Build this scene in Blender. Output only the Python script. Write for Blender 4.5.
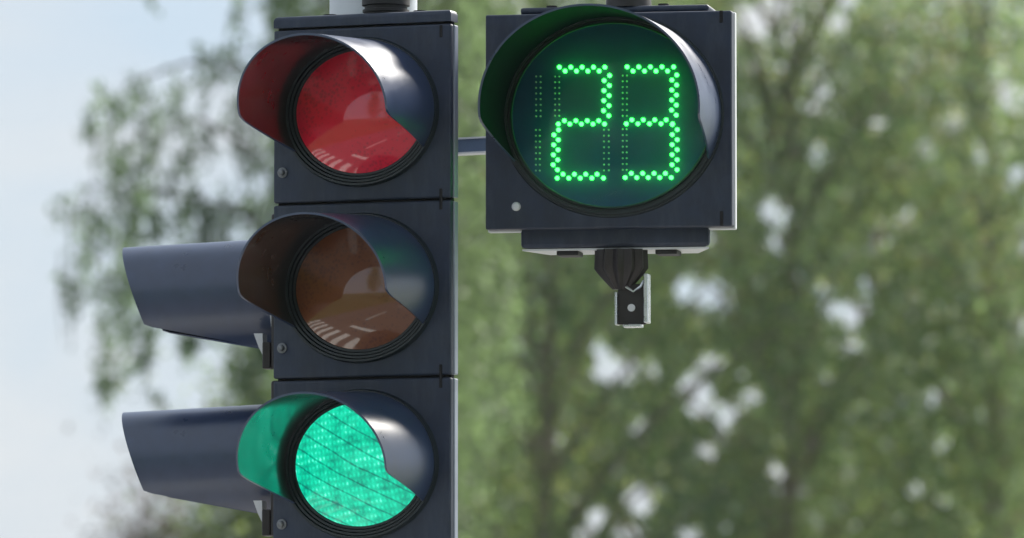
import bpy, bmesh, math, random
import numpy as np
from mathutils import Vector, Matrix

for o in list(bpy.data.objects):
    bpy.data.objects.remove(o, do_unlink=True)
SC = bpy.context.scene
COL = SC.collection
RAD = math.radians

# ------------------------------------------------------------------ camera
W, H = 1024, 538
DIST = 12.0                      # metres to the signal heads
FPX = 7404.0                     # focal length in pixels
PITCH = RAD(4.2)
CAM = Vector((0.0, 0.0, 1.6))
cd = bpy.data.cameras.new('camera')
cam = bpy.data.objects.new('camera', cd)
COL.objects.link(cam)
cam.location = CAM
cam.rotation_euler = (math.pi / 2 + PITCH, 0, 0)
cd.sensor_width = 36.0
cd.lens = FPX * 36.0 / W
cd.clip_start = 0.1
cd.clip_end = 3000
cd.dof.use_dof = True
cd.dof.focus_distance = DIST + 0.02
cd.dof.aperture_fstop = (cd.lens / 1000) / 0.034
cd.dof.aperture_blades = 0
SC.camera = cam
FWD = Vector((0, math.cos(PITCH), math.sin(PITCH)))
UPV = Vector((0, -math.sin(PITCH), math.cos(PITCH)))


def ray(u, v):
    return FWD + Vector((1, 0, 0)) * ((u - W / 2) / FPX) + UPV * ((H / 2 - v) / FPX)


def P(u, v, Y):
    """point of the plane y=Y seen at photo pixel (u, v)"""
    d = ray(u, v)
    return CAM + d * (Y / d.y)


# ------------------------------------------------------------------ sky
SUN_EL, SUN_AZ = RAD(38), RAD(38)       # azimuth clockwise from +Y
world = bpy.data.worlds.new('World')
SC.world = world
world.use_nodes = True
nt = world.node_tree
nt.nodes.clear()
w_out = nt.nodes.new('ShaderNodeOutputWorld')
sky = nt.nodes.new('ShaderNodeTexSky')
sky.sky_type = 'NISHITA'
sky.sun_disc = False
sky.sun_elevation = SUN_EL
sky.sun_rotation = SUN_AZ
sky.air_density = 1.0
sky.dust_density = 1.5
bg_sky = nt.nodes.new('ShaderNodeBackground')
bg_sky.inputs[1].default_value = 0.07
bg_cl = nt.nodes.new('ShaderNodeBackground')
bg_cl.inputs[0].default_value = (0.74, 0.88, 1.0, 1)
bg_cl.inputs[1].default_value = 0.395
tc = nt.nodes.new('ShaderNodeTexCoord')
mp = nt.nodes.new('ShaderNodeMapping')
mp.inputs['Scale'].default_value = (5.0, 5.0, 15.0)
mp.inputs['Location'].default_value = (0.35, 0.1, 0.47)
nz = nt.nodes.new('ShaderNodeTexNoise')
nz.inputs['Scale'].default_value = 2.4
nz.inputs['Detail'].default_value = 5
nz.inputs['Roughness'].default_value = 0.5
nz.inputs['Distortion'].default_value = 0.5
rp = nt.nodes.new('ShaderNodeValToRGB')
rp.color_ramp.elements[0].position = 0.36
rp.color_ramp.elements[0].color = (0.8, 0.8, 0.8, 1)
rp.color_ramp.elements[1].position = 0.62
rp.color_ramp.elements[1].color = (1, 1, 1, 1)
mx = nt.nodes.new('ShaderNodeMixShader')
L = nt.links.new
L(tc.outputs['Generated'], mp.inputs[0])
L(mp.outputs[0], nz.inputs[0])
L(nz.outputs[0], rp.inputs[0])
L(sky.outputs[0], bg_sky.inputs[0])
L(rp.outputs[0], mx.inputs[0])
L(bg_sky.outputs[0], mx.inputs[1])
L(bg_cl.outputs[0], mx.inputs[2])
cr = nt.nodes.new('ShaderNodeValToRGB')
cr.color_ramp.elements[0].position = 0.38
cr.color_ramp.elements[0].color = (0.64, 0.79, 0.97, 1)
cr.color_ramp.elements[1].position = 0.62
cr.color_ramp.elements[1].color = (0.93, 0.97, 1.0, 1)
L(nz.outputs[0], cr.inputs[0])
L(cr.outputs[0], bg_cl.inputs[0])
L(mx.outputs[0], w_out.inputs[0])

# ------------------------------------------------------------------ sun (veiled by cloud)
sd = bpy.data.lights.new('sun', 'SUN')
sd.energy = 5.0
sd.angle = RAD(20)
sd.color = (1.0, 0.95, 0.87)
sun = bpy.data.objects.new('sun', sd)
COL.objects.link(sun)
sdir = Vector((math.sin(SUN_AZ) * math.cos(SUN_EL), math.cos(SUN_AZ) * math.cos(SUN_EL), math.sin(SUN_EL)))
sun.rotation_euler = sdir.to_track_quat('Z', 'Y').to_euler()
sun.location = (10, 0, 20)

SC.render.engine = 'CYCLES'
SC.cycles.use_denoising = True
SC.cycles.max_bounces = 8
SC.cycles.transparent_max_bounces = 12
SC.cycles.sample_clamp_indirect = 6
SC.view_settings.view_transform = 'Standard'
SC.view_settings.look = 'None'
SC.view_settings.exposure = 1.1
SC.view_settings.gamma = 1.0
SC.view_settings.use_curve_mapping = False
rng = np.random.default_rng(7)
random.seed(7)


# ------------------------------------------------------------------ materials
def mat(name, base=(0.5, 0.5, 0.5), rough=0.5, metal=0.0, coat=0.0, coat_rough=0.05, spec=0.5,
        noise=0.0, nscale=40.0, rvar=0.0, bump=0.0, bscale=400.0, emit=None, estr=0.0):
    m = bpy.data.materials.new(name)
    m.use_nodes = True
    n = m.node_tree
    b = n.nodes['Principled BSDF']
    b.inputs['Base Color'].default_value = (*base, 1)
    b.inputs['Roughness'].default_value = rough
    b.inputs['Metallic'].default_value = metal
    b.inputs['Coat Weight'].default_value = coat
    b.inputs['Coat Roughness'].default_value = coat_rough
    b.inputs['Specular IOR Level'].default_value = spec
    if emit:
        b.inputs['Emission Color'].default_value = (*emit, 1)
        b.inputs['Emission Strength'].default_value = estr
    if noise or rvar or bump:
        t = n.nodes.new('ShaderNodeTexCoord')
    if noise or rvar:
        z = n.nodes.new('ShaderNodeTexNoise')
        z.inputs['Scale'].default_value = nscale
        z.inputs['Detail'].default_value = 6
        z.inputs['Roughness'].default_value = 0.65
        n.links.new(t.outputs['Object'], z.inputs[0])
        if noise:
            r = n.nodes.new('ShaderNodeValToRGB')
            lo = tuple(c * (1 - noise) for c in base)
            hi = tuple(min(1, c * (1 + noise)) for c in base)
            r.color_ramp.elements[0].position = 0.3
            r.color_ramp.elements[1].position = 0.72
            r.color_ramp.elements[0].color = (*lo, 1)
            r.color_ramp.elements[1].color = (*hi, 1)
            n.links.new(z.outputs[0], r.inputs[0])
            n.links.new(r.outputs[0], b.inputs['Base Color'])
        if rvar:
            q = n.nodes.new('ShaderNodeMapRange')
            q.inputs[1].default_value = 0.3
            q.inputs[2].default_value = 0.7
            q.inputs[3].default_value = max(0.02, rough - rvar)
            q.inputs[4].default_value = rough + rvar
            n.links.new(z.outputs[0], q.inputs[0])
            n.links.new(q.outputs[0], b.inputs['Roughness'])
    if bump:
        z2 = n.nodes.new('ShaderNodeTexNoise')
        z2.inputs['Scale'].default_value = bscale
        z2.inputs['Detail'].default_value = 3
        bp = n.nodes.new('ShaderNodeBump')
        bp.inputs['Strength'].default_value = bump
        bp.inputs['Distance'].default_value = 0.001
        n.links.new(t.outputs['Object'], z2.inputs[0])
        n.links.new(z2.outputs[0], bp.inputs['Height'])
        n.links.new(bp.outputs[0], b.inputs['Normal'])
    return m


M = {}
M['plastic'] = mat('plastic_slate', (0.017, 0.028, 0.056), 0.5, noise=0.3, nscale=14, rvar=0.1, bump=0.25, bscale=900)
def add_dust(m, dust, amount):
    n = m.node_tree
    b = n.nodes['Principled BSDF']
    src = b.inputs['Base Color'].links[0].from_socket
    t = n.nodes.new('ShaderNodeTexCoord')
    mp_ = n.nodes.new('ShaderNodeMapping')
    mp_.inputs['Scale'].default_value = (38, 38, 9)
    z = n.nodes.new('ShaderNodeTexNoise')
    z.inputs['Scale'].default_value = 1.0
    z.inputs['Detail'].default_value = 7
    z.inputs['Roughness'].default_value = 0.7
    r = n.nodes.new('ShaderNodeMapRange')
    r.inputs[1].default_value = 0.48
    r.inputs[2].default_value = 0.75
    r.inputs[3].default_value = 0.0
    r.inputs[4].default_value = amount
    x = n.nodes.new('ShaderNodeMix')
    x.data_type = 'RGBA'
    x.inputs[7].default_value = (*dust, 1)
    n.links.new(t.outputs['Object'], mp_.inputs[0])
    n.links.new(mp_.outputs[0], z.inputs[0])
    n.links.new(z.outputs[0], r.inputs[0])
    n.links.new(r.outputs[0], x.inputs[0])
    n.links.new(src, x.inputs[6])
    n.links.new(x.outputs[2], b.inputs['Base Color'])


add_dust(M['plastic'], (0.10, 0.115, 0.14), 0.30)
M['visor'] = mat('visor_plastic', (0.028, 0.047, 0.103), 0.31, noise=0.2, nscale=20, rvar=0.05, bump=0.02, bscale=300, spec=0.9)
M['bezel'] = mat('bezel_rubber', (0.012, 0.020, 0.026), 0.42, noise=0.2, nscale=30)
M['visor_in'] = mat('visor_lining', (0.005, 0.006, 0.008), 0.3, noise=0.2, nscale=20, rvar=0.05, spec=1.0, coat=1.0, coat_rough=0.12)
M['visor_in'].node_tree.nodes['Principled BSDF'].inputs['Coat IOR'].default_value = 2.3
M['matte'] = mat('matte_visor_lining', (0.003, 0.007, 0.012), 0.6, noise=0.2, nscale=20, spec=0.02)
M['rubber'] = mat('black_rubber', (0.010, 0.010, 0.013), 0.6, noise=0.2, nscale=50)
M['shadow_gap'] = mat('shadow_black', (0.006, 0.006, 0.008), 0.8, noise=0.1, nscale=50)  # black that stands in for shade in door seams and slots
M['bolt'] = mat('weathered_bolt', (0.20, 0.21, 0.23), 0.5, 0.6, noise=0.3, nscale=200)
M['zinc'] = mat('bright_zinc', (0.72, 0.74, 0.78), 0.28, 0.9, noise=0.08, nscale=60, rvar=0.08)
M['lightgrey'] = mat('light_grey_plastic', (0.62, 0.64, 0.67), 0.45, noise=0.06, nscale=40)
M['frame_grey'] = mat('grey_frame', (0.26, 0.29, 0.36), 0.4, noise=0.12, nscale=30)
M['pole'] = mat('painted_pole', (0.56, 0.60, 0.66), 0.42, 0.15, noise=0.06, nscale=10, rvar=0.08)
M['bar'] = mat('blue_grey_bar', (0.11, 0.16, 0.25), 0.45, noise=0.12, nscale=25)
M['iron'] = mat('dark_cast_knuckle', (0.020, 0.017, 0.018), 0.45, noise=0.35, nscale=90, rvar=0.1)


def lens_mat(name, dark, bright, coat=1.0, scale=150.0):
    """unlit coloured prism lens: fine cell pattern, glossy skin"""
    m = bpy.data.materials.new(name)
    m.use_nodes = True
    n = m.node_tree
    b = n.nodes['Principled BSDF']
    t = n.nodes.new('ShaderNodeTexCoord')
    v = n.nodes.new('ShaderNodeTexVoronoi')
    v.inputs['Scale'].default_value = scale
    z = n.nodes.new('ShaderNodeTexNoise')
    z.inputs['Scale'].default_value = 9
    z.inputs['Detail'].default_value = 3
    r = n.nodes.new('ShaderNodeValToRGB')
    r.color_ramp.elements[0].position = 0.30
    r.color_ramp.elements[1].position = 0.70
    r.color_ramp.elements[0].color = (*dark, 1)
    r.color_ramp.elements[1].color = (*bright, 1)
    a = n.nodes.new('ShaderNodeMath')
    a.operation = 'MULTIPLY_ADD'
    a.inputs[1].default_value = 0.45
    n.links.new(t.outputs['Object'], v.inputs[0])
    n.links.new(t.outputs['Object'], z.inputs[0])
    n.links.new(v.outputs['Distance'], a.inputs[0])
    n.links.new(z.outputs[0], a.inputs[2])
    n.links.new(a.outputs[0], r.inputs[0])
    n.links.new(r.outputs[0], b.inputs['Base Color'])
    b.inputs['Roughness'].default_value = 0.45
    b.inputs['Specular IOR Level'].default_value = 0.2
    b.inputs['Coat Weight'].default_value = coat
    b.inputs['Coat Roughness'].default_value = 0.055
    b.inputs['Coat IOR'].default_value = 1.75
    return m


M['red'] = lens_mat('red_lens', (0.32, 0.001, 0.012), (0.84, 0.004, 0.040))
M['amber'] = lens_mat('amber_lens', (0.050, 0.014, 0.008), (0.19, 0.056, 0.014))
M['pedred'] = lens_mat('pedestrian_lens', (0.2, 0.02, 0.02), (0.3, 0.03, 0.03))


def green_lit():
    m = bpy.data.materials.new('green_lit_lens')
    m.use_nodes = True
    n = m.node_tree
    b = n.nodes['Principled BSDF']
    t = n.nodes.new('ShaderNodeTexCoord')

    def mapped(rot, sc):
        q = n.nodes.new('ShaderNodeMapping')
        q.inputs['Rotation'].default_value = (0, RAD(rot), 0)
        q.inputs['Scale'].default_value = sc
        n.links.new(t.outputs['Object'], q.inputs[0])
        return q

    def math_(op, a, bb):
        q = n.nodes.new('ShaderNodeMath')
        q.operation = op
        for i, s in enumerate((a, bb)):
            if isinstance(s, (int, float)):
                q.inputs[i].default_value = s
            else:
                n.links.new(s, q.inputs[i])
        return q.outputs[0]

    # rows of small upright prisms
    m1 = mapped(8, (1, 1, 1))
    wv = []
    for bd, sc_ in (('X', 43), ('Z', 27)):
        q = n.nodes.new('ShaderNodeTexWave')
        q.bands_direction = bd
        q.inputs['Scale'].default_value = sc_
        q.inputs['Distortion'].default_value = 0.6
        q.inputs['Detail'].default_value = 1
        q.inputs['Detail Scale'].default_value = 2
        n.links.new(m1.outputs[0], q.inputs[0])
        wv.append(q.outputs['Fac'])
    grid = math_('MULTIPLY', wv[0], wv[1])
    # cloudy brightness
    n1 = n.nodes.new('ShaderNodeTexNoise')
    n1.inputs['Scale'].default_value = 34
    n1.inputs['Detail'].default_value = 5
    n1.inputs['Roughness'].default_value = 0.7
    n.links.new(t.outputs['Object'], n1.inputs[0])
    # dark mould lines crossing the lens diagonally
    m2 = mapped(-27, (1, 1, 1))
    w1 = n.nodes.new('ShaderNodeTexWave')
    w1.bands_direction = 'Z'
    w1.inputs['Scale'].default_value = 13
    w1.inputs['Distortion'].default_value = 2.2
    w1.inputs['Detail'].default_value = 2
    w1.inputs['Detail Scale'].default_value = 0.6
    n.links.new(m2.outputs[0], w1.inputs[0])
    lines = n.nodes.new('ShaderNodeMapRange')
    lines.inputs[1].default_value = 0.0
    lines.inputs[2].default_value = 0.06
    lines.inputs[3].default_value = 0.55
    lines.inputs[4].default_value = 1.0
    n.links.new(w1.outputs['Fac'], lines.inputs[0])
    cell = n.nodes.new('ShaderNodeMapRange')
    cell.inputs[1].default_value = 0.0
    cell.inputs[2].default_value = 0.9
    cell.inputs[3].default_value = 0.84
    cell.inputs[4].default_value = 1.20
    n.links.new(grid, cell.inputs[0])
    nn = n.nodes.new('ShaderNodeMapRange')
    nn.inputs[1].default_value = 0.3
    nn.inputs[2].default_value = 0.7
    nn.inputs[3].default_value = 0.5
    nn.inputs[4].default_value = 1.45
    n.links.new(n1.outputs[0], nn.inputs[0])
    k = math_('MULTIPLY', cell.outputs[0], nn.outputs[0])
    k = math_('MULTIPLY', k, lines.outputs[0])
    r = n.nodes.new('ShaderNodeValToRGB')
    r.color_ramp.elements[0].position = 0.25
    r.color_ramp.elements[0].color = (0.0, 0.16, 0.12, 1)
    r.color_ramp.elements[1].position = 1.0
    r.color_ramp.elements[1].color = (0.20, 1.0, 0.72, 1)
    e = r.color_ramp.elements.new(0.62)
    e.color = (0.0, 0.60, 0.35, 1)
    e2 = r.color_ramp.elements.new(0.84)
    e2.color = (0.01, 0.78, 0.48, 1)
    k = math_('MULTIPLY', k, 0.70)
    n.links.new(k, r.inputs[0])
    n.links.new(r.outputs[0], b.inputs['Emission Color'])
    b.inputs['Emission Strength'].default_value = 0.52
    b.inputs['Base Color'].default_value = (0.0, 0.05, 0.04, 1)
    b.inputs['Roughness'].default_value = 0.4
    b.inputs['Coat Weight'].default_value = 0.5
    b.inputs['Coat Roughness'].default_value = 0.03
    return m


M['green'] = green_lit()
M['board'] = mat('display_board', (0.001, 0.046, 0.17), 0.55, noise=0.15, nscale=15)
M['led'] = mat('lit_green_led', (0.02, 0.3, 0.1), 0.3, emit=(0.026, 1.0, 0.040), estr=8.5)
M['led_off'] = mat('unlit_led', (0.50, 0.48, 0.56), 0.25)


def cover_glass():
    m = bpy.data.materials.new('green_tinted_cover')
    m.use_nodes = True
    n = m.node_tree
    n.nodes.clear()
    o = n.nodes.new('ShaderNodeOutputMaterial')
    tr = n.nodes.new('ShaderNodeBsdfTransparent')
    tr.inputs[0].default_value = (0.72, 0.95, 0.93, 1)
    g = n.nodes.new('ShaderNodeBsdfGlossy')
    g.inputs['Roughness'].default_value = 0.05
    f = n.nodes.new('ShaderNodeFresnel')
    f.inputs[0].default_value = 1.33
    rf = n.nodes.new('ShaderNodeBsdfRefraction')      # rough layer added to spread the lit dots into a glow halo
    rf.inputs['Color'].default_value = (0.8, 1.0, 0.97, 1)
    rf.inputs['Roughness'].default_value = 0.55
    rf.inputs['IOR'].default_value = 1.15
    y = n.nodes.new('ShaderNodeMixShader')
    y.inputs[0].default_value = 0.20
    x = n.nodes.new('ShaderNodeMixShader')
    n.links.new(tr.outputs[0], y.inputs[1])
    n.links.new(rf.outputs[0], y.inputs[2])
    n.links.new(f.outputs[0], x.inputs[0])
    n.links.new(y.outputs[0], x.inputs[1])
    n.links.new(g.outputs[0], x.inputs[2])
    n.links.new(x.outputs[0], o.inputs[0])
    return m


M['cover'] = cover_glass()


def leaf_mat(name, trans=0.52):
    m = bpy.data.materials.new(name)
    m.use_nodes = True
    n = m.node_tree
    n.nodes.clear()
    o = n.nodes.new('ShaderNodeOutputMaterial')
    a = n.nodes.new('ShaderNodeAttribute')
    a.attribute_name = 'tint'
    d = n.nodes.new('ShaderNodeBsdfPrincipled')
    d.inputs['Roughness'].default_value = 0.5
    d.inputs['Specular IOR Level'].default_value = 0.35
    t = n.nodes.new('ShaderNodeBsdfTranslucent')
    x = n.nodes.new('ShaderNodeMixShader')
    x.inputs[0].default_value = trans
    n.links.new(a.outputs['Color'], d.inputs['Base Color'])
    gm = n.nodes.new('ShaderNodeMix')
    gm.data_type = 'RGBA'
    gm.blend_type = 'MULTIPLY'
    gm.inputs[0].default_value = 1.0
    gm.inputs[7].default_value = (1.7, 1.8, 1.2, 1)
    n.links.new(a.outputs['Color'], gm.inputs[6])
    n.links.new(gm.outputs[2], t.inputs[0])
    n.links.new(d.outputs[0], x.inputs[1])
    n.links.new(t.outputs[0], x.inputs[2])
    n.links.new(x.outputs[0], o.inputs[0])
    return m


M['leaf'] = leaf_mat('leaf')
M['bark'] = mat('bark', (0.30, 0.25, 0.21), 0.85, noise=0.5, nscale=8)
M['twig'] = mat('twig_bark', (0.14, 0.12, 0.10), 0.85, noise=0.4, nscale=8)
M['birch'] = mat('birch_bark', (0.42, 0.40, 0.37), 0.8, noise=0.7, nscale=5)
M['grass'] = mat('grass_ground', (0.06, 0.09, 0.03), 0.9, noise=0.5, nscale=3)
M['asphalt'] = mat('asphalt', (0.10, 0.10, 0.105), 0.85, noise=0.3, nscale=60)
M['paving'] = mat('paving', (0.24, 0.23, 0.22), 0.85, noise=0.2, nscale=8)
M['kerb'] = mat('kerb_stone', (0.34, 0.33, 0.31), 0.8, noise=0.2, nscale=10)
M['paint'] = mat('road_paint', (0.78, 0.78, 0.76), 0.6, noise=0.08, nscale=10)


# ------------------------------------------------------------------ helpers
def link(name, me, material, parent=None, smooth=None):
    o = bpy.data.objects.new(name, me)
    COL.objects.link(o)
    if material is not None and len(me.materials) == 0:
        me.materials.append(material)
    if parent is not None:
        o.parent = parent
    return o


def finish(name, bm, material, parent=None, smooth=False, loc=None, rot=None, inner=None):
    bmesh.ops.recalc_face_normals(bm, faces=bm.faces[:])
    me = bpy.data.meshes.new(name)
    bm.to_mesh(me)
    bm.free()
    if smooth:
        for p in me.polygons:
            p.use_smooth = True
        try:
            me.set_sharp_from_angle(angle=RAD(35))
        except Exception:
            pass
    me.materials.append(material)
    if inner is not None:
        me.materials.append(inner)
    o = link(name, me, None, parent)
    if loc is not None:
        o.location = loc
    if rot is not None:
        o.rotation_euler = rot
    return o


def empty(name, loc, rz=0.0, label=None, cat=None, group=None):
    o = bpy.data.objects.new(name, None)
    o.empty_display_size = 0.1
    COL.objects.link(o)
    o.location = loc
    o.rotation_euler = (0, 0, rz)
    tag(o, label, cat, group)
    return o


def tag(o, label=None, cat=None, group=None, kind=None):
    if label:
        o['label'] = label
    if cat:
        o['category'] = cat
    if group:
        o['group'] = group
    if kind:
        o['kind'] = kind
    return o


def add_box(bm, c, s, bevel=0.0, seg=2, rot=None):
    g = bmesh.ops.create_cube(bm, size=1.0)
    vs = g['verts']
    for v in vs:
        v.co = Vector((v.co.x * s[0], v.co.y * s[1], v.co.z * s[2]))
    if bevel > 0:
        es = list({e for v in vs for e in v.link_edges})
        r = bmesh.ops.bevel(bm, geom=es, offset=bevel, segments=seg, affect='EDGES', profile=0.5)
        vs = list({v for f in r['faces'] for v in f.verts} | {v for v in vs if v.is_valid})
    for v in vs:
        if rot is not None:
            v.co = rot @ v.co
        v.co += Vector(c)
    return vs


def add_lathe(bm, prof, sx=1.0, seg=72, cx=0.0, cz=0.0, cap_first=False, cap_last=False):
    """revolve (r, y) about the local y axis; sx widens it"""
    rings = []
    for r, y in prof:
        rings.append([bm.verts.new((cx + sx * r * math.sin(2 * math.pi * i / seg), y,
                                    cz + r * math.cos(2 * math.pi * i / seg))) for i in range(seg)])
    for a, b in zip(rings[:-1], rings[1:]):
        for i in range(seg):
            j = (i + 1) % seg
            bm.faces.new((a[i], a[j], b[j], b[i]))
    if cap_first:
        bm.faces.new(rings[0])
    if cap_last:
        bm.faces.new(rings[-1])


def add_cyl(bm, p0, p1, r0, r1=None, seg=20, caps=True):
    r1 = r0 if r1 is None else r1
    p0, p1 = Vector(p0), Vector(p1)
    ax = (p1 - p0).normalized()
    e1 = ax.orthogonal().normalized()
    e2 = ax.cross(e1)
    A, B = [], []
    for i in range(seg):
        a = 2 * math.pi * i / seg
        d = e1 * math.cos(a) + e2 * math.sin(a)
        A.append(bm.verts.new(p0 + d * r0))
        B.append(bm.verts.new(p1 + d * r1))
    for i in range(seg):
        j = (i + 1) % seg
        bm.faces.new((A[i], A[j], B[j], B[i]))
    if caps:
        bm.faces.new(A)
        bm.faces.new(B)


def tube(bm, pts, radii, seg=7):
    prev = None
    n = len(pts)
    for k in range(n):
        p = Vector(pts[k])
        d = (Vector(pts[min(k + 1, n - 1)]) - Vector(pts[max(k - 1, 0)])).normalized()
        e1 = d.cross(Vector((0.3, 1, 0.1))).normalized()
        e2 = d.cross(e1)
        ringv = [bm.verts.new(p + (e1 * math.cos(2 * math.pi * i / seg) + e2 * math.sin(2 * math.pi * i / seg)) * radii[k])
                 for i in range(seg)]
        if prev:
            for i in range(seg):
                j = (i + 1) % seg
                bm.faces.new((prev[i], prev[j], ringv[j], ringv[i]))
        prev = ringv


def smin(a, b, k):
    h = max(k - abs(a - b), 0.0) / k
    return min(a, b) - h * h * k * 0.25


def visor_bm(rx, rz, L, slant, bc, bb, droop=0.0, taper=0.0, th=0.0035, k=0.02, nb=96, nl=14):
    """tunnel visor with cut-away underside, opening towards local -y"""
    bm = bmesh.new()
    zc, zb = rz * math.cos(bc), rz * math.cos(bb)
    lc = L - slant * rz * (1 - math.cos(bc))
    outer, inner = [], []
    for i in range(nb + 1):
        be = -bb + 2 * bb * i / nb
        z0 = rz * math.cos(be)
        l1 = L - slant * rz * (1 - math.cos(be))
        l2 = lc * (z0 - zb) / (zc - zb)
        ln = max(0.004, smin(l1, l2, k))
        ro, ri = [], []
        for j in range(nl + 1):
            y = ln * j / nl
            s = 1 - taper * y / L
            dz = -y * math.tan(droop)
            ro.append(bm.verts.new((rx * s * math.sin(be), -y, rz * s * math.cos(be) + dz)))
            ri.append(bm.verts.new(((rx * s - th) * math.sin(be), -y, (rz * s - th) * math.cos(be) + dz)))
        outer.append(ro)
        inner.append(ri)
    for i in range(nb):
        for j in range(nl):
            bm.faces.new((outer[i][j], outer[i + 1][j], outer[i + 1][j + 1], outer[i][j + 1]))
            bm.faces.new((inner[i][j], inner[i][j + 1], inner[i + 1][j + 1], inner[i + 1][j])).material_index = 1
        bm.faces.new((outer[i][nl], outer[i + 1][nl], inner[i + 1][nl], inner[i][nl]))
        bm.faces.new((outer[i][0], inner[i][0], inner[i + 1][0], outer[i + 1][0]))
    for i in (0, nb):
        for j in range(nl):
            bm.faces.new((outer[i][j], outer[i][j + 1], inner[i][j + 1], inner[i][j]))
    return bm


def cap_bm(rx, rz, rise, y0, rings=12, seg=72):
    """convex lens, bulging towards -y"""
    bm = bmesh.new()
    R = (rz * rz + rise * rise) / (2 * rise)
    c = bm.verts.new((0, y0 - rise, 0))
    prev = None
    for k in range(1, rings + 1):
        f = k / rings
        r = rz * f
        y = y0 - (math.sqrt(R * R - r * r) - (R - rise))
        cur = [bm.verts.new((rx * f * math.sin(2 * math.pi * i / seg), y, r * math.cos(2 * math.pi * i / seg))) for i in range(seg)]
        for i in range(seg):
            j = (i + 1) % seg
            if prev is None:
                bm.faces.new((c, cur[i], cur[j]))
            else:
                bm.faces.new((prev[i], cur[i], cur[j], prev[j]))
        prev = cur
    return bm


# ------------------------------------------------------------------ setting: ground, road, pavement
A_MAIN = RAD(-22)
TV = Vector((math.cos(A_MAIN), math.sin(A_MAIN), 0))        # to the right along the signal face
NV = Vector((math.sin(A_MAIN), -math.cos(A_MAIN), 0))       # the way the signal faces
A_ROAD = RAD(4)
TR = Vector((math.cos(A_ROAD), math.sin(A_ROAD), 0))
NR = Vector((math.sin(A_ROAD), -math.cos(A_ROAD), 0))
pole_xy = P(373, 269, 12.34)
POLE = Vector((pole_xy.x, pole_xy.y, 0))


def sheet(name, rects, z, material, kind='structure', thick=0.0):
    bm = bmesh.new()
    for t0, t1, n0, n1 in rects:
        q = [POLE + TR * a + NR * b + Vector((0, 0, z)) for a, b in ((t0, n0), (t1, n0), (t1, n1), (t0, n1))]
        top = [bm.verts.new(p) for p in q]
        bm.faces.new(top)
        if thick:
            bot = [bm.verts.new(p - Vector((0, 0, thick))) for p in q]
            for i in range(4):
                j = (i + 1) % 4
                bm.faces.new((top[i], bot[i], bot[j], top[j]))
    o = finish(name, bm, material)
    tag(o, kind=kind)
    return o


bm = bmesh.new()
bmesh.ops.create_grid(bm, x_segments=40, y_segments=40, size=1500)
tag(finish('ground', bm, M['grass']), kind='structure')
sheet('road', [(-9.5, -0.95, -12, 120), (-160, 160, -20, -12)], 0.004, M['asphalt'])
sheet('pavement', [(-0.8, 2.6, -11.8, 120)], 0.12, M['paving'], thick=0.12)
sheet('kerb', [(-0.95, -0.8, -11.8, 120)], 0.135, M['kerb'], thick=0.135)
sheet('zebra_crossing', [(-9.2 + 0.95 * i, -8.75 + 0.95 * i, 0.7, 2.9) for i in range(9)], 0.009, M['paint'])
sheet('stop_line', [(-5.2, -2.6, 3.8, 4.15)], 0.009, M['paint'])
sheet('centre_line', [(-5.3, -5.16, 5.6 + 6 * i, 8.8 + 6 * i) for i in range(14)], 0.009, M['paint'])

# ------------------------------------------------------------------ pole
pole = empty('signal_pole', POLE + Vector((0, 0, 0.12)), A_MAIN,
             'pale grey round steel pole carrying the three signal units', 'pole')
bm = bmesh.new()
add_cyl(bm, (0, 0, 0.0), (0, 0, 3.55), 0.0735, seg=48)
finish('shaft', bm, M['pole'], pole, smooth=True)
bm = bmesh.new()
add_cyl(bm, (0, 0, 3.551), (0, 0, 3.59), 0.079, 0.05, seg=40)
finish('end_cap', bm, M['rubber'], pole, smooth=True)
bm = bmesh.new()
add_box(bm, (0, 0, 0.012), (0.34, 0.34, 0.024), 0.004)
finish('base_plate', bm, M['pole'], pole)
for sx in (-1, 1):
    for sy in (-1, 1):
        bm = bmesh.new()
        add_cyl(bm, (sx * 0.13, sy * 0.13, 0.025), (sx * 0.13, sy * 0.13, 0.06), 0.014, seg=6)
        finish('anchor_nut', bm, M['bolt'], pole)

# ------------------------------------------------------------------ vehicle signal head
PITCH_S = 0.2872
WID = 0.314
head_c = P(361.5, 289.7, DIST)
head = empty('traffic_light', head_c, A_MAIN,
             'dark blue-grey three-lamp traffic light with its green lamp lit, fixed to the pole', 'traffic light')
bm = bmesh.new()
add_box(bm, (-0.03, 0.088, 0.0), (0.24, 0.115, 3 * PITCH_S - 0.01), 0.012)
finish('housing', bm, M['plastic'], head)
bm = bmesh.new()
zt = 1.5 * PITCH_S
add_box(bm, (0, 0.0145, zt + 0.0115), (WID, 0.029, 0.019), 0.0)
es = [e for e in bm.edges if (e.verts[0].co.z + e.verts[1].co.z) / 2 > zt + 0.012]
bmesh.ops.bevel(bm, geom=es, offset=0.008, segments=4, affect='EDGES', profile=0.5)
add_box(bm, (-0.03, 0.08, zt + 0.008), (0.24, 0.105, 0.017), 0.004)
finish('top_cap', bm, M['plastic'], head, smooth=True)
bm = bmesh.new()
add_box(bm, (-0.02, 0.066, -zt - 0.0115), (0.26, 0.12, 0.019), 0.006)
finish('bottom_cap', bm, M['plastic'], head)
for sx, col in ((-0.078, 0), (0.082, 1)):
    bm = bmesh.new()
    add_cyl(bm, (sx, 0.05, zt + 0.0205), (sx, 0.05, zt + 0.0265), 0.011, seg=16)
    finish('plug', bm, M['rubber'], head)
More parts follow.
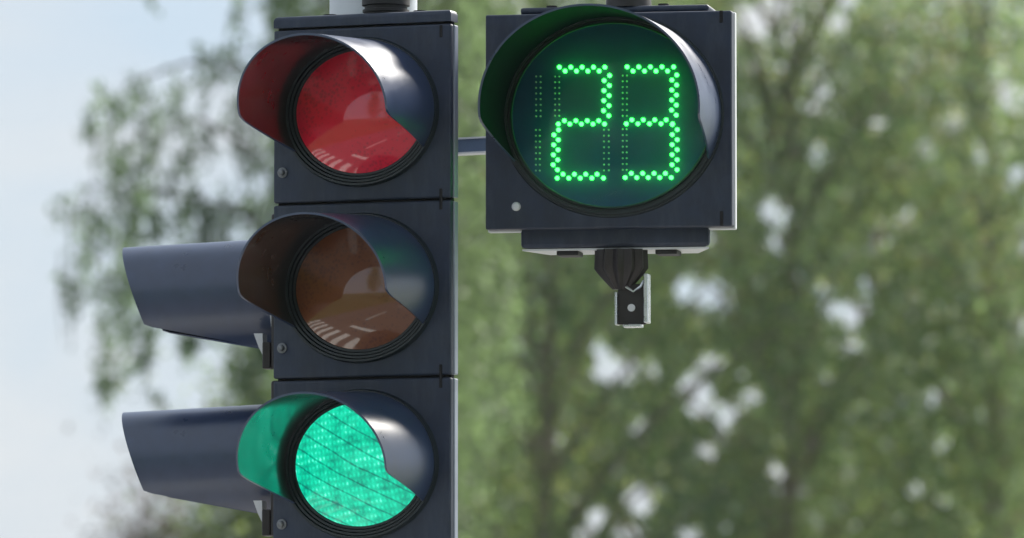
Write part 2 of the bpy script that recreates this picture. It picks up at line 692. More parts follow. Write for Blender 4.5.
# stepped rubber gland where the head is clamped
bm = bmesh.new()
pr = [(0.036, 0.021), (0.036, 0.026), (0.040, 0.027), (0.040, 0.031), (0.0365, 0.032), (0.0365, 0.037), (0.041, 0.038), (0.041, 0.055), (0.034, 0.062), (0.034, 0.10)]
rings = []
for r, z in pr:
    rings.append([bm.verts.new((0.017 + r * 0.95 * math.cos(2 * math.pi * i / 40), 0.06 + r * math.sin(2 * math.pi * i / 40), zt + z)) for i in range(40)])
for a, b in zip(rings[:-1], rings[1:]):
    for i in range(40):
        bm.faces.new((a[i], a[(i + 1) % 40], b[(i + 1) % 40], b[i]))
bm.faces.new(rings[-1])
finish('gland', bm, M['rubber'], head, smooth=True)
# arms back to the pole
pl = Matrix.Rotation(-A_MAIN, 3, 'Z') @ (POLE - head_c)
pl.z = 0
for z0 in (zt + 0.088, -zt - 0.05):
    bm = bmesh.new()
    d = Vector((pl.x - 0.026, pl.y - 0.06, 0))
    ang = math.atan2(d.y, d.x)
    ln = d.length - 0.06
    mid = Vector((0.026, 0.06, z0)) + d.normalized() * (ln / 2 - 0.02)
    add_box(bm, mid, (ln + 0.04, 0.045, 0.030), 0.005, rot=Matrix.Rotation(ang, 3, 'Z'))
    finish('mounting_arm', bm, M['rubber'], head)
bm = bmesh.new()
add_cyl(bm, (0.026, 0.06, -zt - 0.022), (0.026, 0.06, -zt - 0.07), 0.036, seg=28)
finish('gland', bm, M['rubber'], head, smooth=True)

SXM = 1.13


def bezel_profile(r0, r1, y_in, y_out):
    pts = [(r0 - 0.004, y_in + 0.006), (r0, y_in)]
    n = 4
    for k in range(n):
        a = r0 + (r1 - r0) * (k + 0.12) / n
        b = r0 + (r1 - r0) * (k + 0.78) / n
        yy = y_in + (y_out - y_in) * (k + 0.4) / n
        pts += [(a, yy), (b, yy), (b + 0.0004, yy + 0.0035)]
    pts += [(r1 + 0.0015, 0.0005)]
    return pts


lamp_info = (('red', PITCH_S, 'unlit red lens'), ('amber', 0.0, 'unlit amber lens'), ('green', -PITCH_S, 'lit green lens'))
for cname, zc, lab in lamp_info:
    bm = bmesh.new()
    add_box(bm, (0, 0.006, 0), (WID, 0.012, PITCH_S - 0.0042), 0.0032, 2)
    door = finish('door', bm, M['plastic'], head, loc=(0, 0, zc))
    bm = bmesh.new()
    add_box(bm, (0, 0.0215, 0), (WID + 0.0026, 0.016, PITCH_S - 0.006), 0.002, 2)  # frame made wider than the door; its pale edge imitates rim light
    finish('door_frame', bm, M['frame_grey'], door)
    bm = bmesh.new()
    add_lathe(bm, bezel_profile(0.1005, 0.1215, -0.002, -0.011), SXM, cx=0)
    finish('bezel', bm, M['bezel'], door, smooth=True, loc=(-0.002, 0, 0.003))
    o = finish('lens', cap_bm(0.1012 * SXM, 0.1012, 0.020, -0.0015), M[cname], door, smooth=True, loc=(-0.002, 0, 0.003))
    o['label'] = lab
    o = finish('visor', visor_bm(0.1185 * SXM, 0.1185, 0.232, 0.30, RAD(98), RAD(122), droop=RAD(2.2), taper=0.03, k=0.03),
               M['visor'], door, smooth=True, loc=(-0.002, -0.003, 0.003), inner=M['visor_in'])
    bm = bmesh.new()
    add_lathe(bm, [(0.0085, -0.0005), (0.0085, -0.003), (0.0055, -0.0035), (0.005, -0.010), (0.003, -0.0115)], 1, 20, cap_last=True)
    finish('bolt', bm, M['bolt'], door, smooth=True, loc=(-0.140, 0, -0.092))
bm = bmesh.new()
add_box(bm, (0, 0.018, 0), (WID - 0.008, 0.012, 3 * PITCH_S + 0.008))  # black plate added behind the doors so no light shows through the seams
finish('seam_dark_plate', bm, M['shadow_gap'], head)
for zs, hh in ((PITCH_S / 2, 0.034), (-PITCH_S / 2, 0.038), (1.5 * PITCH_S - 0.014, 0.020), (-1.5 * PITCH_S + 0.014, 0.020)):
    bm = bmesh.new()
    add_box(bm, (0.1395, 0.004, zs), (0.0052, 0.0105, hh), 0.0008, 1)  # near-black block stands in for the shade inside a hinge slot
    finish('slot_shade', bm, M['shadow_gap'], head)

# ------------------------------------------------------------------ pedestrian head facing across the road
A_PED = RAD(-98)
pc = P(284, 379, 12.40)
ped = empty('pedestrian_light', pc, A_PED,
            'two-lamp pedestrian signal behind the traffic light, its hoods pointing across the road', 'traffic light')
PP = 0.278
PW = 0.26
bm = bmesh.new()
add_box(bm, (0, 0.062, 0), (PW - 0.03, 0.065, 2 * PP + 0.02), 0.008)
finish('housing', bm, M['plastic'], ped)
for zc, mt in ((PP / 2, 'pedred'), (-PP / 2, 'pedred')):
    bm = bmesh.new()
    add_box(bm, (0, 0.014, 0), (PW, 0.028, PP - 0.02), 0.004)
    door = finish('door', bm, M['iron'], ped, loc=(0, 0, zc))
    bm = bmesh.new()
    add_lathe(bm, [(0.078, -0.004), (0.080, -0.008), (0.090, -0.010), (0.099, -0.008), (0.104, 0.0005)], 1.0)
    finish('bezel', bm, M['lightgrey'], door, smooth=True)
    finish('lens', cap_bm(0.0795, 0.0795, 0.012, -0.004), M[mt], door, smooth=True)
    finish('visor', visor_bm(0.096, 0.096, 0.268, 0.35, RAD(119), RAD(176), droop=RAD(2.4), taper=0.02, k=0.012),
           M['visor'], door, smooth=True, loc=(0, -0.004, 0.002), inner=M['matte'])
    bm = bmesh.new()
    add_box(bm, (PW / 2 - 0.016, -0.0075, -0.107), (0.032, 0.014, 0.044), 0.002)
    finish('hood_clamp', bm, M['iron'], door)
    bm = bmesh.new()
    q3 = [(-0.0145, -0.074), (-0.0145, -0.088), (-0.028, -0.074)]
    q3 = [(-0.015, -0.070), (-0.015, -0.106), (-0.022, -0.092), (-0.030, -0.070)]
    aa = [bm.verts.new((PW / 2 - 0.006, y, z)) for y, z in q3]
    bb_ = [bm.verts.new((PW / 2 - 0.05, y, z)) for y, z in q3]
    bm.faces.new(aa)
    bm.faces.new(bb_)
    for i in range(4):
        bm.faces.new((aa[i], aa[(i + 1) % 4], bb_[(i + 1) % 4], bb_[i]))
    finish('hood_bracket', bm, M['lightgrey'], door)
    bm = bmesh.new()
    add_cyl(bm, (-0.115, 0.0005, -0.115), (-0.115, -0.008, -0.115), 0.006, seg=12)
    finish('bolt', bm, M['bolt'], door)
plp = Matrix.Rotation(-A_PED, 3, 'Z') @ (POLE - pc)
for z0 in (PP - 0.03, -PP + 0.03):
    bm = bmesh.new()
    y0, y1 = 0.09, plp.y - 0.05
    add_box(bm, (plp.x * 0.5, (y0 + y1) / 2, z0), (0.05, max(0.03, y1 - y0), 0.04), 0.004)
    finish('mounting_arm', bm, M['rubber'], ped)

# ------------------------------------------------------------------ countdown unit
A_CNT = RAD(-10)
cc = P(608.3, 120.2, DIST)
cnt = empty('countdown_timer', cc, A_CNT,
            'square dark housing with round hooded display counting 23 in green lights', 'countdown timer')
CW, CH = 0.4065, 0.3520
bm = bmesh.new()
add_box(bm, (0.006, 0.080, -0.009), (0.312, 0.105, 0.392), 0.006)
for v in bm.verts:
    if v.co.y > 0.1:
        v.co.x *= 0.82
finish('housing', bm, M['plastic'], cnt)
bm = bmesh.new()
zc = CH / 2 + 0.007
add_box(bm, (0.006, 0.07, CH / 2 + 0.008), (0.312, 0.09, 0.011), 0.0045, 3)
finish('top_cap', bm, M['plastic'], cnt, smooth=True)
bm = bmesh.new()
add_box(bm, (0, 0.0145, 0), (CW, 0.029, CH), 0.003, 2)
cdoor = finish('door', bm, M['plastic'], cnt)
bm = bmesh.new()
add_box(bm, (0, 0.0375, -0.001), (CW + 0.0026, 0.016, CH + 0.003), 0.002, 2)  # pale plate, slightly oversize, imitating bright light along the door edges
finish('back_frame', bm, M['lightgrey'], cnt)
CX, CZ, CR, SXC = 0.006, 0.008, 0.168, 1.10
bm = bmesh.new()
add_lathe(bm, [(0.146, 0.000), (0.150, -0.004), (0.153, -0.004), (0.1534, -0.0005), (0.157, -0.0005), (0.1575, -0.007), (0.162, -0.007), (0.1625, -0.003), (0.166, -0.003), (0.168, 0.0005)], SXC, 96)
finish('bezel', bm, M['bezel'], cdoor, smooth=True, loc=(CX, 0, CZ))
finish('visor', visor_bm(0.1635 * SXC, 0.1635, 0.250, 0.12, RAD(97), RAD(117), droop=RAD(1.8), taper=0.0, k=0.03),
       M['visor'], cdoor, smooth=True, loc=(CX, -0.002, CZ), inner=M['matte'])
bm = bmesh.new()
add_lathe(bm, [(0.0075, -0.0005), (0.0075, -0.003), (0.006, -0.0055), (0.003, -0.0065)], 1, 18, cap_last=True)
finish('bolt', bm, M['lightgrey'], cdoor, smooth=True, loc=(-0.152, 0, -0.139))
for zs, hh in ((CH / 2 - 0.010, 0.020), (-CH / 2 + 0.013, 0.024)):
    bm = bmesh.new()
    add_box(bm, (0.186, 0.004, zs), (0.0055, 0.0105, hh), 0.0008, 1)  # dark block in place of a recessed slot and its shade
    finish('slot_shade', bm, M['shadow_gap'], cdoor)
# display board with its lights
bm = bmesh.new()
add_lathe(bm, [(0.1495, 0.0), (0.1495, -0.003)], SXC, 96, cap_first=True, cap_last=True)
BY = -0.003
board = finish('display_board', bm, M['board'], cnt, loc=(CX, BY + 0.003 - 0.0004, CZ))
finish('cover', cap_bm(0.152 * SXC, 0.152, 0.012, BY - 0.0065), M['cover'], cdoor, smooth=True, loc=(CX, 0, CZ))

cnt_m = Matrix.Translation(cc) @ Matrix.Rotation(A_CNT, 4, 'Z')
board_m = cnt_m @ Matrix.Translation(board.location)
board_inv = board_m.inverted()
bn = (board_m.to_3x3() @ Vector((0, -1, 0))).normalized()
bp = board_m @ Vector((0, -0.003, 0))


def on_board(u, v):
    d = ray(u, v)
    t = (bp - CAM).dot(bn) / d.dot(bn)
    return board_inv @ (CAM + d * t)


def dome_mesh(name, r, h, material, seg=10):
    bm = bmesh.new()
    add_lathe(bm, [(r, 0.0), (r, -h * 0.45), (r * 0.8, -h * 0.8), (r * 0.4, -h * 0.97)], 1, seg, cap_last=True)
    bmesh.ops.recalc_face_normals(bm, faces=bm.faces[:])
    me = bpy.data.meshes.new(name)
    bm.to_mesh(me)
    bm.free()
    for p in me.polygons:
        p.use_smooth = True
    me.materials.append(material)
    return me


led_me = dome_mesh('led', 0.0035, 0.0054, M['led'])
S = 3.589


def zig_h(xs_up, y_up, xs_lo, y_lo):
    return [(x, y_up) for x in xs_up] + [(x, y_lo) for x in xs_lo]


def zig_v(xa, xb, y0, y1, n, skew=0.0):
    out = []
    for i in range(n):
        f = i / (n - 1)
        out.append(((xa if i % 2 == 0 else xb) + skew * f, y0 + (y1 - y0) * f))
    return out


lit = []
lit += zig_h([142 + 40.8 * i for i in range(5)], 62, [162.5 + 40.7 * i for i in range(4)], 76)
lit += zig_v(322, 303, 92, 236, 9, -3)
lit += zig_h([160 + 41 * i for i in range(4)], 254, [138 + 41.5 * i for i in range(5)], 266)
lit += zig_v(139, 123, 287, 430, 9, -4)
lit += zig_h([155 + 40.7 * i for i in range(4)], 446, [134 + 41.5 * i for i in range(5)], 460)
lit += zig_h([385 + 41.7 * i for i in range(5)], 61, [406 + 41.3 * i for i in range(4)], 76)
lit += zig_v(563, 546, 90, 234, 9, -2)
lit += zig_h([402 + 41 * i for i in range(4)], 251, [382 + 41.5 * i for i in range(5)], 265)
lit += zig_v(547, 565, 268, 430, 10, -1)
lit += zig_h([400 + 40.7 * i for i in range(4)], 443, [378 + 41.3 * i for i in range(5)], 458)
for x, y in lit:
    o = link('led', led_me, None, board)
    o.location = on_board(520 + x / S, 50 + y / S)
cols = [(58, 74, 95, 238, 8), (57, 71, 287, 433, 8), (126, 141, 96, 236, 8), (302, 319, 287, 432, 8),
        (369, 384, 92, 236, 8), (369, 383, 285, 430, 8)]
for xa, xb, y0, y1, n in cols:
    bm = bmesh.new()
    for i in range(n):
        for x in (xa, xb):
            c = on_board(520 + x / S, 50 + (y0 + (y1 - y0) * i / (n - 1)) / S)
            add_lathe(bm, [(0.0017, c.y), (0.0016, c.y - 0.0012), (0.0007, c.y - 0.002)], 1, 8, cx=c.x, cz=c.z, cap_last=True)
    finish('unlit_led_strip', bm, M['led_off'], board, smooth=True)

bm = bmesh.new()
add_box(bm, (0.006, 0.083, -0.2075), (0.308, 0.098, 0.003), 0.0)  # pale sheet added; its colour stands in for light on the underside
for v in bm.verts:
    if v.co.y > 0.1:
        v.co.x *= 0.8
finish('lit_underside', bm, M['lightgrey'], cnt)
# hardware below and above the countdown unit
zb = -0.2095
for sx in (-0.075, 0.088):
    bm = bmesh.new()
    add_box(bm, (sx, 0.068, zb - 0.003), (0.036, 0.05, 0.008), 0.002)
    finish('rubber_foot', bm, M['rubber'], cnt)
bm = bmesh.new()
q = [(0.040, 0.001), (0.041, -0.030), (0.034, -0.040), (0.017, -0.060), (0.013, -0.064)]
ringsv = []
for r, z in q:
    ringsv.append([bm.verts.new((r * (1 + 0.09 * math.cos(12 * 2 * math.pi * i / 72)) * math.cos(2 * math.pi * i / 72),
                                 r * 0.8 * (1 + 0.09 * math.cos(12 * 2 * math.pi * i / 72)) * math.sin(2 * math.pi * i / 72), z)) for i in range(72)])
for a, b in zip(ringsv[:-1], ringsv[1:]):
    for i in range(72):
        bm.faces.new((a[i], a[(i + 1) % 72], b[(i + 1) % 72], b[i]))
bm.faces.new(ringsv[0])
bm.faces.new(ringsv[-1])
kn = finish('knuckle', bm, M['iron'], cnt, smooth=True, loc=(0.013, 0.05, zb + 0.0005))
bm = bmesh.new()
add_box(bm, (0.018, 0.0, -0.088), (0.046, 0.010, 0.066), 0.0015)
cl = finish('clevis_plate', bm, M['iron'], cnt, loc=(0.013, 0.05, zb))
for sx, w, z0, hh in ((0.043, 0.007, -0.079, 0.080), (-0.0065, 0.0035, -0.095, 0.054)):
    bm = bmesh.new()
    add_box(bm, (sx, -0.002, z0), (w, 0.030, hh), 0.001, 1)
    finish('flange', bm, M['zinc'], cnt, loc=(0.013, 0.05, zb))
bm = bmesh.new()
add_box(bm, (0.020, -0.002, -0.1235), (0.030, 0.026, 0.005), 0.001, 1)
finish('flange', bm, M['zinc'], cnt, loc=(0.013, 0.05, zb))
bm = bmesh.new()
add_cyl(bm, (0.018, -0.0052, -0.094), (0.018, -0.010, -0.094), 0.0062, seg=14)
finish('bolt', bm, M['lightgrey'], cnt, loc=(0.013, 0.05, zb))
bm = bmesh.new()
tube(bm, [(0.010, -0.014, -0.060), (0.022, -0.016, -0.068), (0.034, -0.014, -0.060), (0.038, -0.008, -0.050)], [0.0022] * 4, 6)
finish('wire_clip', bm, M['zinc'], cnt, smooth=True, loc=(0.013, 0.05, zb))
bm = bmesh.new()
z1 = CH / 2 + 0.0130
add_cyl(bm, (0.024, 0.06, z1), (0.024, 0.06, z1 + 0.05), 0.038, 0.034, seg=28)
finish('knuckle', bm, M['iron'], cnt, smooth=True)
for sx in (-0.10, 0.085):
    bm = bmesh.new()
    add_cyl(bm, (sx, 0.04, z1), (sx, 0.04, z1 + 0.004), 0.009, seg=14)
    finish('plug', bm, M['rubber'], cnt)
# cross bar from pole to the unit: web with two lighter flanges
pb = Matrix.Rotation(-A_CNT, 3, 'Z') @ (POLE - cc)
for zz, nm in ((-0.020, 'cross_bar'),):
    d = Vector((pb.x, pb.y - 0.115, 0))
    ang = math.atan2(d.y, d.x)
    ln = d.length
    mid = Vector((0, 0.115, 0)) + d * 0.5
    R3 = Matrix.Rotation(ang, 3, 'Z')
    bm = bmesh.new()
    add_box(bm, mid + Vector((0, 0, zz)), (ln, 0.024, 0.0215), 0.0, rot=R3)
    cb = finish('cross_bar', bm, M['bar'], cnt)
    for s in (-1, 1):
        bm = bmesh.new()
        add_box(bm, mid + Vector((0, 0, zz + s * 0.0122)), (ln, 0.034, 0.0028), 0.0, rot=R3)
        finish('flange', bm, M['lightgrey'], cb)
# upper arm (above the picture) from the top knuckle to the pole
d = Vector((pb.x - 0.024, pb.y - 0.06, 0))
bm = bmesh.new()
add_box(bm, Vector((0.024, 0.06, z1 + 0.064)) + d * 0.5, (d.length, 0.04, 0.03), 0.004, rot=Matrix.Rotation(math.atan2(d.y, d.x), 3, 'Z'))
finish('upper_arm', bm, M['bar'], cnt)


# ------------------------------------------------------------------ trees
def foliage(name, pts, tints, lmin, lmax, parent, hang=0.5):
    """one leaf-sized diamond for each point"""
    n = len(pts)
    ln = rng.uniform(lmin, lmax, n)
    wd = ln * rng.uniform(0.45, 0.7, n)
    d = rng.normal(size=(n, 3))
    d[:, 2] -= hang * 2
    d /= np.linalg.norm(d, axis=1)[:, None]
    q = rng.normal(size=(n, 3))
    s = np.cross(d, q)
    s /= np.linalg.norm(s, axis=1)[:, None]
    nn = np.cross(d, s)
    v = np.empty((n, 4, 3), dtype=np.float32)
    v[:, 0] = pts
    v[:, 2] = pts + d * ln[:, None]
    m = pts + d * (ln * 0.45)[:, None] + nn * (wd * 0.12)[:, None]
    v[:, 1] = m + s * (wd * 0.5)[:, None]
    v[:, 3] = m - s * (wd * 0.5)[:, None]
    me = bpy.data.meshes.new(name)
    me.vertices.add(4 * n)
    me.vertices.foreach_set('co', v.reshape(-1))
    me.loops.add(4 * n)
    me.loops.foreach_set('vertex_index', np.arange(4 * n, dtype=np.int32))
    me.polygons.add(n)
    me.polygons.foreach_set('loop_start', np.arange(0, 4 * n, 4, dtype=np.int32))
    me.update(calc_edges=True)
    at = me.attributes.new('tint', 'FLOAT_COLOR', 'FACE')
    c = np.ones((n, 4), dtype=np.float32)
    c[:, :3] = np.clip(tints, 0.004, 0.9)
    at.data.foreach_set('color', c.reshape(-1))
    return link(name, me, M['leaf'], parent)


GREENS = np.array([(0.162, 0.222, 0.118), (0.130, 0.192, 0.114), (0.212, 0.255, 0.112), (0.142, 0.196, 0.138),
                   (0.250, 0.262, 0.112), (0.114, 0.156, 0.100), (0.228, 0.188, 0.130)])
GW = np.array([0.24, 0.22, 0.16, 0.16, 0.09, 0.09, 0.04])


def broad_tree(name, base, height, rad, crown_lo, seed, n_clump, per, label, group=None, gaps=(), lean=0.0,
               palette=GREENS, weights=GW, bark='bark', leaf=(0.07, 0.11), depth=None):
    """trunk, limbs ending in leafy clumps; gaps are holes right through the crown, in (x, z, rx, rz)"""
    rg = np.random.default_rng(seed)
    root = empty(name, base, 0, label, 'tree', group)
    depth = depth or rad
    zc = (height + crown_lo) / 2
    hz = (height - crown_lo) / 2
    tp = [(0, 0, 0)]
    for k in range(1, 9):
        f = k / 8
        tp.append((lean * f + 0.12 * math.sin(3 * f + seed), 0.1 * math.cos(2.5 * f + seed), height * 0.92 * f))
    bm = bmesh.new()
    tube(bm, tp, [height * 0.0052 * (1 - 0.9 * k / 8) + 0.012 for k in range(9)], 10)
    tr = finish('trunk', bm, M[bark], root, smooth=True)
    cl = []
    while len(cl) < n_clump:
        p = rg.uniform(-1, 1, 3)
        r2 = (p ** 2).sum()
        if r2 > 1 or (r2 < 0.10 and rg.random() < 0.6):
            continue
        f = (p[2] + 1) / 2
        wob = 1 + 0.16 * math.sin(5 * math.atan2(p[1], p[0]) + 7 * f + seed)
        sq = math.sqrt(max(0.05, 1 - p[2] ** 2))
        wz = (0.55 + 0.45 * math.sin(math.pi * min(1, f * 1.05 + 0.18))) / sq ** 0.5
        cl.append((p[0] * rad * wob * min(wz, 1.25), p[1] * depth * wob * min(wz, 1.25), zc + p[2] * hz))
    cl = np.array(cl)
    bm = bmesh.new()
    for c in cl[:: max(1, n_clump // 45)]:
        z0 = max(crown_lo * 0.7, c[2] - 0.5 * math.hypot(c[0], c[1]) - 0.8)
        f = min(1, z0 / (height * 0.92))
        a = Vector((lean * f, 0, z0))
        b = Vector(c)
        mid = (a + b) / 2 + Vector((0, 0, 0.25))
        tube(bm, [a, mid, b], [0.034, 0.020, 0.006], 5)
    finish('limbs', bm, M[bark], root, smooth=True)
    n = n_clump * per
    idx = np.repeat(np.arange(n_clump), per)
    sg = rg.uniform(0.22, 0.46, n_clump)
    off = rg.normal(size=(n, 3)) * sg[idx][:, None] * np.array([0.62, 0.62, 1.15])
    pts = cl[idx] + off
    keep = np.ones(n, bool)
    for gx, gz, rx, rz in gaps:
        e = ((pts[:, 0] - gx) / rx) ** 2 + ((pts[:, 2] - gz) / rz) ** 2
        keep &= ~(e < 1 + rg.normal(size=n) * 0.15)
    ci = rg.choice(len(palette), n_clump, p=weights)
    t = palette[ci][idx] * rg.uniform(0.75, 1.3, n_clump)[idx][:, None] * rg.uniform(0.75, 1.25, n)[:, None]
    pts, t = pts[keep], t[keep]
    foliage('crown', pts, t, leaf[0], leaf[1], root)
    return root


# openings of sky in the foliage on the right: photo pixel, half sizes in pixels
GAPS = [(697, 288, 24, 14), (722, 300, 12, 10), (848, 308, 30, 9), (873, 280, 10, 9), (823, 288, 9, 8), (852, 342, 14, 7), (912, 300, 8, 8),
        (615, 368, 24, 15), (600, 345, 9, 7), (712, 360, 14, 9), (692, 388, 12, 22), (725, 410, 18, 9), (700, 405, 14, 10), (705, 450, 10, 8),
        (640, 497, 16, 18), (598, 514, 10, 9), (628, 530, 14, 9), (690, 535, 12, 6), (790, 487, 12, 8), (780, 470, 12, 9),
        (774, 212, 13, 13), (778, 242, 11, 8), (876, 240, 9, 9), (908, 213, 9, 9), (880, 225, 14, 7), (927, 148, 7, 6), (750, 22, 20, 16), (792, 28, 10, 8),
        (838, 20, 9, 8), (770, 4, 18, 8), (850, 0, 10, 5), (1008, 96, 11, 14), (1000, 70, 7, 7), (1022, 322, 7, 10), (998, 410, 9, 9), (936, 396, 12, 8),
        (518, 345, 10, 10), (505, 320, 8, 9), (823, 86, 8, 7), (815, 105, 8, 7), (552, 440, 8, 8), (640, 425, 8, 8), (1016, 174, 8, 12), (750, 395, 12, 8)]
_g = np.random.default_rng(44)
GAPS += [(_g.uniform(470, 1030), _g.uniform(-40, 545), _g.uniform(5, 9), _g.uniform(5, 9)) for _ in range(38)]


def gaps_for(base):
    out = []
    for u, v, a, b in GAPS:
        p = P(u, v, base.y)
        k = base.y / FPX
        out.append((p.x - base.x, p.z - base.z, (a + 2) * k, (b + 2) * k))
    return out


specs = [(545, 59.0, 9.8, 2.2, 1.5, 11, 'tall leafy tree rising behind the gap between pole and countdown timer'),
         (780, 60.0, 10.2, 2.3, 1.2, 12, 'tall leafy tree with many sky gaps right behind the countdown timer'),
         (985, 61.0, 9.6, 2.3, 1.5, 13, 'broad green tree with yellowish sprays, second tree beyond the countdown timer'),
         ]
for u, Y, hgt, rad, lo, seed, lab in specs:
    p = P(u, 269, Y)
    base = Vector((p.x, Y, 0))
    broad_tree('leafy_tree', base, hgt, rad, lo, seed, 520, 72, lab, 'trees behind the signals', gaps=gaps_for(base), depth=1.2, leaf=(0.055, 0.085))
for u, Y, hgt, rad, lo, seed, lab in ((440, 69.0, 9.6, 2.3, 1.4, 31, 'far leafy tree behind the pole, beyond the first row of trees'),
                                      (660, 70.0, 10.4, 2.3, 1.4, 32, 'far leafy tree in the second row, right behind the countdown timer'),
                                      (880, 71.0, 10.0, 2.3, 1.4, 33, 'far leafy tree in the second row, behind the tree with yellowish sprays'),
                                      (1100, 70.0, 10.0, 2.3, 1.4, 34, 'far leafy tree at the end of the second row')):
    p = P(u, 269, Y)
    base = Vector((p.x, Y, 0))
    broad_tree('leafy_tree', base, hgt, rad, lo, seed, 480, 66, lab, 'trees behind the signals',
               gaps=[g for g in gaps_for(base) if g[2] * g[3] * (FPX / Y) ** 2 > 70], depth=1.2, leaf=(0.06, 0.09))
p = P(1420, 269, 50)
broad_tree('leafy_tree', Vector((p.x, 50, 0)), 12.5, 2.3, 1.5, 15, 420, 150, 'outermost leafy tree of the row, farthest from the pole',
           'trees behind the signals', depth=1.9)


# weeping birch on the left
def birch():
    Y = 52.0
    p0 = P(395, 269, Y)
    base = Vector((p0.x, Y, 0))
    root = empty('birch_tree', base, 0, 'birch with thin weeping branches hanging against the pale sky', 'tree')
    k = Y / FPX

    def loc(u, v, dy=0.0):
        q = P(u, v, Y)
        return Vector((q.x - base.x, dy, q.z))
    bm = bmesh.new()
    tp = [Vector((0.03 * math.sin(i), 0.03 * math.cos(i), i * 1.1)) for i in range(9)]
    tube(bm, tp, [0.15 - 0.014 * i for i in range(9)], 12)
    finish('trunk', bm, M['birch'], root, smooth=True)
    rg = np.random.default_rng(3)
    # limbs reaching left
    limbs = [[(395, 330), (330, 180), (250, 70), (190, 66), (130, 88), (108, 130)],
             [(395, 380), (320, 240), (250, 150), (200, 120), (165, 130), (150, 190)],
             [(395, 420), (330, 300), (240, 210), (150, 190), (90, 185), (68, 230)],
             [(395, 300), (350, 130), (290, 40), (240, 50), (210, 90)],
             [(395, 470), (330, 380), (270, 300), (235, 280), (215, 310)],
             [(395, 300), (430, 150), (480, 60), (520, 90)]]
    bm = bmesh.new()
    for li, l in enumerate(limbs):
        pts = [loc(u, v, (li - 2) * 0.25 * i / len(l)) for i, (u, v) in enumerate(l)]
        tube(bm, pts, [0.028 - 0.024 * i / (len(l) - 1) for i in range(len(l))], 6)
    # hanging strands: u, top, bottom, leaf density, spread px
    st = [(155, -12, 14, 0.5, 6), (240, -20, 45, 0.5, 7), (232, 10, 55, 0.4, 8), (68, 195, 350, 0.5, 9), (80, 178, 300, 0.5, 9), (60, 250, 345, 0.3, 7), (97, 120, 240, 0.5, 8), (112, 88, 300, 0.9, 10), (124, 95, 330, 1.3, 11),
          (104, 230, 400, 1.1, 9), (118, 300, 395, 0.7, 9), (138, 84, 210, 1.0, 12), (134, 170, 300, 0.8, 9), (152, 100, 200, 0.6, 10), (160, 130, 260, 0.8, 9),
          (148, 250, 408, 1.1, 9), (142, 300, 380, 0.6, 9), (175, 80, 170, 0.6, 12), (186, 75, 120, 1.0, 14), (176, 150, 320, 0.8, 10), (190, 140, 300, 1.0, 11), (180, 300, 370, 0.7, 7),
          (206, 70, 150, 0.8, 12), (222, 62, 120, 1.3, 13), (236, 66, 180, 0.7, 10), (205, 190, 340, 0.7, 9), (220, 170, 260, 0.8, 11), (200, 200, 250, 1.6, 14), (215, 210, 250, 1.6, 14),
          (246, 110, 260, 0.9, 11), (258, 140, 330, 1.6, 12), (268, 150, 345, 1.8, 12), (240, 200, 300, 1.0, 11), (262, 50, 120, 0.5, 10),
          (284, 40, 300, 1.6, 12), (232, 300, 390, 0.8, 9), (245, 320, 400, 1.2, 10), (262, 330, 420, 1.6, 10),
          (130, 150, 190, 1.2, 12), (118, 180, 230, 1.0, 12), (90, 200, 260, 0.7, 10), (84, 220, 270, 0.6, 9)]
    P_, T_ = [], []
    for u, v0, v1, den, sp in st:
        dy = rg.uniform(-0.5, 0.5)
        a, b = loc(u + rg.uniform(-4, 4), v0, dy), loc(u + rg.uniform(-4, 4), v1, dy)
        tube(bm, [a, (a + b) / 2 + Vector((rg.uniform(-.04, .04), 0, 0)), b], [0.006, 0.005, 0.003], 4)
        n = int((v1 - v0) * den * 1.05)
        nk = max(2, int((v1 - v0) / 26))
        ck = rg.random(nk)
        off = rg.normal(size=nk) * sp * k * 0.7
        pick = rg.integers(0, nk, n)
        f = np.clip(ck[pick] + rg.normal(size=n) * 10.0 / (v1 - v0), -0.1, 1.1)
        pts = np.array(a)[None] + (np.array(b) - np.array(a))[None] * f[:, None]
        pts[:, 0] += off[pick]
        pts += rg.normal(size=(n, 3)) * np.array([sp * k * 0.55, 0.10, sp * k * 0.5])
        P_.append(pts)
        c = np.array((0.095, 0.135, 0.100)) * rg.uniform(0.8, 1.3)
        T_.append(c[None] * rg.uniform(0.7, 1.3, n)[:, None])
    # leaves on the twigs behind the signal and to the right
    for i in range(130):
        u = rg.uniform(280, 500)
        v0 = rg.uniform(-300, 430)
        dy = rg.uniform(-1.6, 1.6)
        ln = rg.uniform(80, 230)
        n = int(ln * 1.6)
        a, b = loc(u, v0, dy), loc(u, v0 + ln, dy)
        f = rg.random(n)
        pts = np.array(a)[None] + (np.array(b) - np.array(a))[None] * f[:, None]
        pts += rg.normal(size=(n, 3)) * np.array([13 * k, 0.12, 0.07])
        P_.append(pts)
        c = np.array((0.108, 0.150, 0.092)) * rg.uniform(0.7, 1.3)
        T_.append(c[None] * rg.uniform(0.7, 1.3, n)[:, None])
        tube(bm, [Vector((0, 0, a.z * 0.93)), a, b], [0.02, 0.008, 0.003], 4)
    finish('limbs', bm, M['twig'], root, smooth=True)
    foliage('crown', np.concatenate(P_), np.concatenate(T_), 0.055, 0.085, root, hang=0.8)


birch()

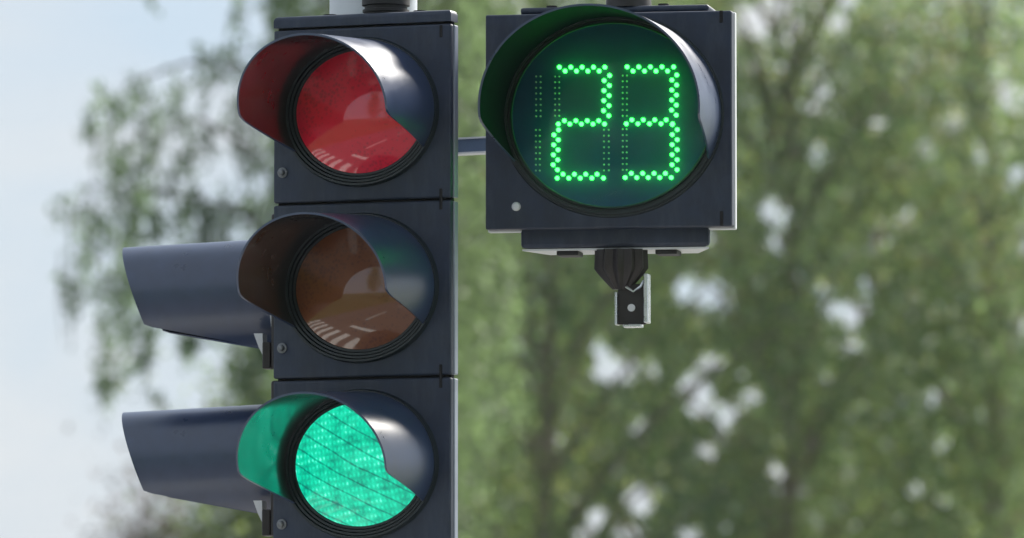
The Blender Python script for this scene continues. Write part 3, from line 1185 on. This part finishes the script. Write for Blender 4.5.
# low trees at the lower left
OL = np.array([(0.16, 0.18, 0.06), (0.13, 0.16, 0.06), (0.10, 0.14, 0.06)])
p = P(300, 269, 66)
broad_tree('leafy_tree', Vector((p.x, 66, 0)), 6.0, 1.05, 1.0, 21, 150, 130, 'low olive-green tree between pole and purple-leaved tree',
           'trees behind the signals', palette=OL, weights=np.array([0.4, 0.4, 0.2]))
PU = np.array([(0.085, 0.06, 0.075), (0.06, 0.055, 0.06), (0.07, 0.085, 0.06)])
p = P(165, 269, 75)
broad_tree('plum_tree', Vector((p.x, 75, 0)), 4.75, 1.05, 0.9, 22, 110, 120, 'low purple-leaved tree whose top just shows under the birch',
           palette=PU, weights=np.array([0.45, 0.35, 0.2]))

# trees across the street behind the photographer: seen only as reflections in the lenses
src = [o for o in COL.objects if o.parent is None and o.name.startswith('leafy_tree') and o.location.y < 61.5][:2]
spots = [(-20 + 5.2 * i, -17 - 3 * (i % 3), 0.7 * i, 1.0 + 0.12 * ((i * 7) % 3 - 1)) for i in range(9)]
spots += [(-17 + 6 * i, -29 - 2 * (i % 2), 1.3 * i + 0.5, 1.15) for i in range(7)]
spots = [(*q, 1.7, 'leafy tree across the street that the signal lenses mirror', 'trees mirrored in the lenses') for q in spots]
# the row of trees goes on to both sides, beyond the edges of the picture
spots += [(-9.0 - 3.6 * i, 58 + 5 * (i % 3), 0.9 * i, 0.9 + 0.1 * (i % 3), 1.0, 'leafy tree at the edge of the park, well away from the pole', 'trees along the park edge') for i in range(6)]
spots += [(11.5 + 3.8 * i, 57 + 4 * (i % 2), 0.8 * i + 2, 1.0 - 0.08 * (i % 3), 1.0, 'leafy tree at the edge of the park, well away from the pole', 'trees along the park edge') for i in range(4)]
for i, (x, y, rz, sc, big, lab, grp) in enumerate(spots):
    r = src[i % 2].copy()
    COL.objects.link(r)
    r.location = (x, y, 0)
    r.rotation_euler = (0, 0, rz)
    r.scale = (sc * big, sc * big, sc * big)
    r['label'] = lab
    r['group'] = grp
    for ch in src[i % 2].children:
        c = ch.copy()
        COL.objects.link(c)
        c.parent = r

# thin volume veil, added to lift the dark tones of the far trees
bm = bmesh.new()
add_box(bm, (0, 20, 11), (140, 150, 24))
hz = finish('added_haze', bm, None)
hm = bpy.data.materials.new('added_haze')
hm.use_nodes = True
hm.node_tree.nodes.clear()
ho = hm.node_tree.nodes.new('ShaderNodeOutputMaterial')
hv = hm.node_tree.nodes.new('ShaderNodeVolumePrincipled')
hv.inputs['Color'].default_value = (0.88, 0.93, 1.0, 1)
hv.inputs['Density'].default_value = 0.0003
hm.node_tree.links.new(hv.outputs[0], ho.inputs['Volume'])
hz.data.materials.clear()
hz.data.materials.append(hm)
tag(hz, kind='stuff')
